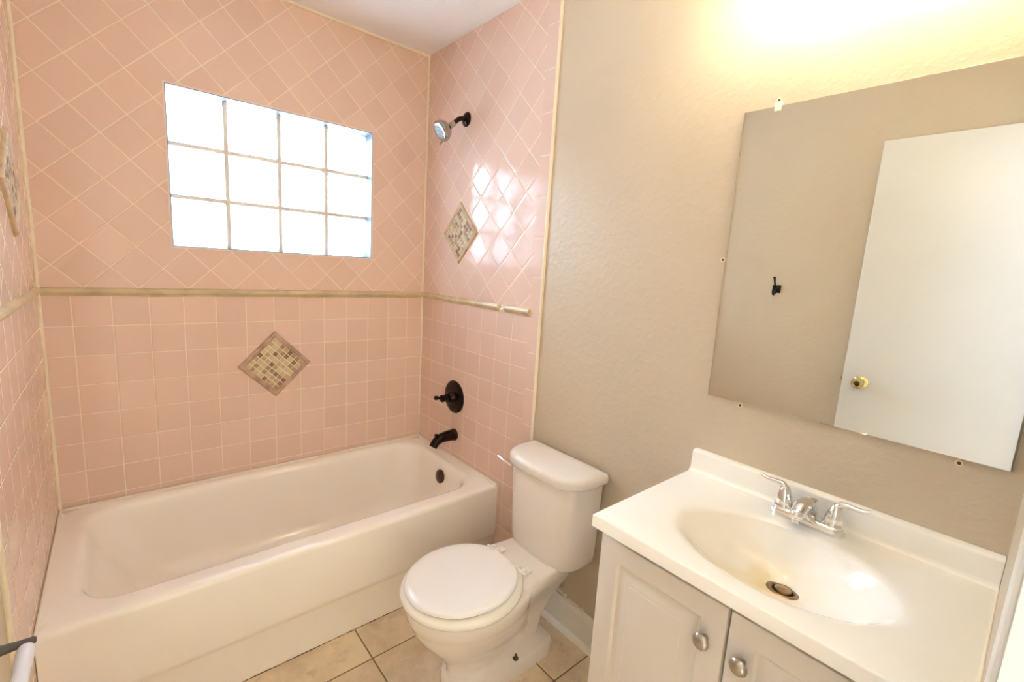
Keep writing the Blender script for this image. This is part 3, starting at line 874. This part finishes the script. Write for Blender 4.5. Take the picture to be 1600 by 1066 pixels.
# ------------------------------------------------------------------ faucet
FX, FYc = -0.068, -1.980
fa = thing('faucet', (FX, FYc, CT), 'chrome centerset faucet with two lever handles behind the sink bowl', 'faucet')
b = nb()
capsule = lambda hl, r_, z: [Vector((FX + r_*math.cos(a), FYc + (hl if math.sin(a) >= 0 else -hl) + r_*math.sin(a), z)) for a in [2*PI*i/48+1e-4 for i in range(48)]]
loft(b, [capsule(0.052, 0.0265, CT+0.0002), capsule(0.052, 0.0265, CT+0.013), capsule(0.052, 0.0255, CT+0.017), capsule(0.051, 0.0235, CT+0.0195), capsule(0.050, 0.018, CT+0.021)])
obj('base_plate', b, m_chrome, fa, smooth=50)
b = nb()
tube(b, [(FX+0.004, FYc, CT+0.014), (FX-0.004, FYc, CT+0.036), (FX-0.030, FYc, CT+0.052), (FX-0.058, FYc, CT+0.054), (FX-0.082, FYc, CT+0.047)], [0.020, 0.0205, 0.0190, 0.0170, 0.0145], 24, flat=1.0)
lathe(b, [(0.0, -0.010), (0.0100, -0.008), (0.0145, 0.0), (0.0143, 0.004), (0.011, 0.010), (0.006, 0.014), (0, 0.015)], (FX-0.082, FYc, CT+0.047), (-0.9, 0, -0.3), 20)
lathe(b, [(0.009, 0.0), (0.009, 0.012), (0.007, 0.013), (0, 0.013)], (FX-0.082, FYc, CT+0.040), (-0.15, 0, -1), 18)
obj('spout', b, m_chrome, fa, smooth=60)
for s in (1, -1):
    b = nb(); hy = FYc + s*0.052
    lathe(b, [(0.0225, 0.0), (0.0228, 0.005), (0.0205, 0.009), (0.0205, 0.012)], (FX, hy, CT+0.018), (0, 0, 1), 32)
    hb = nb()
    lathe(hb, [(0.0195, 0.0), (0.0190, 0.009), (0.0160, 0.021), (0.0125, 0.032), (0.0095, 0.039), (0.005, 0.042), (0, 0.043)], (FX, hy, CT+0.029), (0, s*0.08, 1), 32)
    tube(hb, [(FX, hy+s*0.000, CT+0.062), (FX, hy+s*0.010, CT+0.073), (FX+0.001, hy+s*0.028, CT+0.0745), (FX+0.002, hy+s*0.046, CT+0.0735), (FX+0.003, hy+s*0.062, CT+0.078)],
         [0.0100, 0.0085, 0.0068, 0.0060, 0.0046], 18, flat=0.75)
    ho = obj('handle', hb, m_chrome, fa, smooth=60)
    obj('handle_collar', b, m_chrome, ho)
b = nb()
lathe(b, [(0.0028, 0.0), (0.0028, 0.026), (0.0045, 0.029), (0.0085, 0.036), (0.0090, 0.039), (0.005, 0.041), (0, 0.041)], (FX+0.017, FYc-0.004, CT+0.016), (0, 0, 1), 16)
obj('lift_rod', b, m_chrome, fa)

# ------------------------------------------------------------------ mirror and its wall fittings
k = NT('mirror_silver'); k.p.inputs['Base Color'].default_value = C(0.86, 0.875, 0.85); k.p.inputs['Metallic'].default_value = 1; k.p.inputs['Roughness'].default_value = 0.0
m_mirror = k.m
MY0, MY1, MZ0, MZ1 = -2.2805, -1.6732, 1.0874, 1.8547
mir = thing('wall_mirror', (0, (MY0+MY1)/2, MZ0), 'large frameless mirror above the vanity reflecting the open white door', 'mirror')
b = nb()
fr_ = lambda ins, x_: [Vector((x_, MY0+ins, MZ0+ins)), Vector((x_, MY1-ins, MZ0+ins)), Vector((x_, MY1-ins, MZ1-ins)), Vector((x_, MY0+ins, MZ1-ins))]
loft(b, [fr_(0, 0.0045), fr_(0, -0.0057)], True, False, 1)
loft(b, [fr_(0, -0.0057), fr_(0.0005, -0.0060)], False, True, 0)
bmesh.ops.remove_doubles(b, verts=b.verts[:], dist=1e-6)
obj('mirror_glass', b, [m_mirror, plain('glass_edge', srgb(150, 150, 132), 0.2)], mir, smooth=0)
m_clip = plain('clear_plastic_clip', srgb(246, 238, 226), 0.2)
b = nb()
box(b, -0.0085, 0.006, -1.763, -1.747, MZ1-0.001, MZ1+0.010, 0.001); box(b, -0.0085, -0.0065, -1.763, -1.747, MZ1-0.013, MZ1+0.002, 0.0007)
obj('mirror_clip', b, m_clip, mir, label='clear plastic clip on the top edge')
m_anchor = plain('ivory_wall_anchor', srgb(238, 222, 184), 0.5)
for (yy, zz, lab) in ((-1.7515, MZ1+0.016, 'brass screw head over the clip at the top edge of the mirror'),
                      (-1.6615, 1.472, 'empty wall anchor beside the left edge of the mirror'),
                      (-1.763, MZ0-0.010, 'empty wall anchor under the lower left corner of the mirror'),
                      (-2.206, MZ0-0.012, 'wall anchor under the lower right part of the mirror')):
    t = thing('wall_anchor', (0.005, yy, zz), lab, 'wall anchor', 'anchors around the mirror')
    b = nb(); lathe(b, [(0.0070, -0.003), (0.0070, 0.0012), (0.0060, 0.0020), (0.0035, 0.0022)], (0.005, yy, zz), (-1, 0, 0), 18)
    obj('anchor_collar', b, m_anchor, t)
    b = nb(); lathe(b, [(0.0034, -0.002), (0.0034, 0.0026), (0, 0.0026)], (0.005, yy, zz), (-1, 0, 0), 12)
    obj('anchor_hole', b, m_grime, t)

# ------------------------------------------------------------------ vanity light (just above the frame)
k = NT('lit_frosted_globe'); k.t.nodes.remove(k.p)
em = k.n('ShaderNodeEmission'); em.inputs['Color'].default_value = (1.0, 0.91, 0.66, 1); em.inputs['Strength'].default_value = LAMP_STRENGTH
k.l(em.outputs[0], k.out.inputs[0]); m_lit = k.m
LX0, LZ = -0.140, 2.055
vl = thing('vanity_light', (0.005, -1.98, 2.15), 'bronze three-globe vanity light glowing above the mirror, cut by the top edge', 'wall light')
b = nb(); box(b, -0.018, 0.005, -2.27, -1.69, 2.155, 2.235, 0.006)
obj('wall_plate', b, m_bronze2, vl)
for ly in (-1.756, -1.982, -2.208):
    b = nb(); tube(b, [(-0.015, ly, 2.190), (-0.060, ly, 2.170), (-0.110, ly, 2.095), (LX0, ly, LZ+0.012)], 0.007, 12)
    lathe(b, [(0.0, 0.0), (0.016, 0.001), (0.024, 0.008), (0.027, 0.020), (0.026, 0.030)], (LX0, ly, LZ), (0, 0, 1), 24)
    ar = obj('arm', b, m_bronze2, vl)
    b = nb(); lathe(b, [(0.022, 0.0), (0.040, 0.022), (0.050, 0.052), (0.047, 0.080), (0.034, 0.102), (0.015, 0.114), (0, 0.116)], (LX0, ly, LZ+0.026), (0, 0, 1), 20)
    obj('globe', b, m_lit, ar)

# ------------------------------------------------------------------ robe hook (seen in the mirror)
HY, HZ = -1.269, 1.384
hk = thing('robe_hook', (LX-0.005, HY, HZ), 'small black robe hook on the greige wall, seen in the mirror', 'hook')
b = nb(); box(b, LX-0.0055, LX+0.003, HY-0.021, HY+0.021, HZ-0.021, HZ+0.021, 0.0015)
obj('back_plate', b, m_black, hk)
b = nb()
tube(b, [(LX+0.002, HY, HZ+0.004), (LX+0.022, HY, HZ+0.012), (LX+0.034, HY, HZ+0.035), (LX+0.048, HY, HZ+0.062)], [0.0055, 0.005, 0.0045, 0.0055], 12)
lathe(b, [(0.0075, -0.002), (0.0085, 0.002), (0, 0.003)], (LX+0.048, HY, HZ+0.062), (0.4, 0, 1), 14)
obj('upper_prong', b, m_black, hk)
b = nb()
tube(b, [(LX+0.002, HY, HZ-0.006), (LX+0.020, HY, HZ-0.026), (LX+0.036, HY, HZ-0.030), (LX+0.046, HY, HZ-0.014), (LX+0.040, HY, HZ-0.002)], [0.0055, 0.005, 0.005, 0.005, 0.0055], 12)
obj('lower_prong', b, m_black, hk)

# ------------------------------------------------------------------ toilet paper holder (lower left corner of the photo)
HX, TZ = LX+0.056, Z0-0.545
tp = thing('toilet_paper_holder', (LX-0.005, -1.215, TZ), 'toilet paper holder with white roller and dark arms on the left wall', 'toilet paper holder')
for yy, s in ((-1.148, 1), (-1.292, -1)):
    b = nb()
    lathe(b, [(0.022, 0), (0.022, 0.006), (0.014, 0.012), (0.009, 0.022), (0.007, 0.045), (0.0068, 0.064), (0.004, 0.067), (0, 0.067)], (LX-0.005, yy, TZ), (1, 0, 0), 24)
    obj('arm', b, m_grey, tp)
b = nb()
lathe(b, [(0.0, 0.0), (0.007, 0.001), (0.0115, 0.006), (0.0130, 0.014), (0.0130, 0.060), (0.0118, 0.062), (0.0118, 0.110), (0.010, 0.120), (0.006, 0.124), (0, 0.125)], (HX-0.006, -1.1575, TZ-0.002), (0, -1, 0), 24)
obj('roller', b, m_roller, tp, label='white plastic spring roller')

# ------------------------------------------------------------------ open door leaf, its frame, knob and hinges
b = nb(); box(b, -1.487, -1.452, -2.272, -1.6535, 0.012, 2.094, 0.0015, 1)
dr = struct('door_1', b, m_door, 'open flat white door with brass knob, seen in the mirror', 'door')
kz, ky = 0.966, -1.729
b = nb()
lathe(b, [(0.030, 0), (0.031, 0.003), (0.026, 0.008), (0.014, 0.012), (0.0115, 0.024), (0.018, 0.032), (0.0255, 0.042), (0.0265, 0.052), (0.022, 0.060), (0.012, 0.0625), (0.011, 0.060), (0, 0.060)], (-1.452, ky, kz), (1, 0, 0), 36)
kb = obj('door_knob', b, m_brass, dr, label='polished brass knob with keyhole')
b = nb(); lathe(b, [(0.0105, 0.0595), (0.0105, 0.0630), (0.006, 0.064), (0, 0.064)], (-1.452, ky, kz), (1, 0, 0), 18); box(b, -1.3885, -1.3875, ky-0.001, ky+0.001, kz-0.005, kz+0.005)
obj('keyhole', b, m_dark, kb)
b = nb(); box(b, -1.481, -1.458, -1.6545, -1.6525, kz-0.028, kz+0.028); box(b, -1.475, -1.464, -1.653, -1.643, kz-0.008, kz+0.008, 0.002)
obj('latch_plate', b, m_brass, dr)
# doorway casing and jambs
b = nb()
cw = 0.057
for x0, x1 in ((DX1, DX1+cw),):
    box(b, x0, x1, FY, FY+0.0065, 0, DH+cw, 0.003)
box(b, DX1-0.016, DX1, FY-0.13, FY+0.002, 0, DH); box(b, DX0, DX0+0.016, FY-0.13, FY+0.002, 0, DH)
box(b, DX0-0.05, DX1+cw, FY, FY+0.0065, DH, DH+cw, 0.003); box(b, DX0, DX1, FY-0.13, FY+0.002, DH-0.016, DH)
box(b, DX0-0.055, DX0, FY, FY+0.006, 0, DH+cw, 0.003)
struct('trim_9', b, m_trimw, 'white door casing around the doorway the camera looks through', 'trim')

# hallway behind the doorway (closes the house behind the camera)
b = nb()
box(b, -2.2, -2.1, -3.7, FY-0.12, 0, CEIL); box(b, 0.1, 0.2, -3.7, FY-0.12, 0, CEIL); box(b, -2.2, 0.2, -3.8, -3.7, 0, CEIL)
box(b, -2.2, 0.2, -3.8, -2.42, CEIL, CEIL+0.08)
struct('wall_hall', b, m_paint, 'greige hallway walls behind the doorway', 'wall', None, 0)
b = nb(); box(b, -2.2, 0.2, -3.8, -2.42, -0.08, 0)
struct('floor_hall', b, m_floor, 'beige hallway floor behind the doorway', 'floor', None, 0)
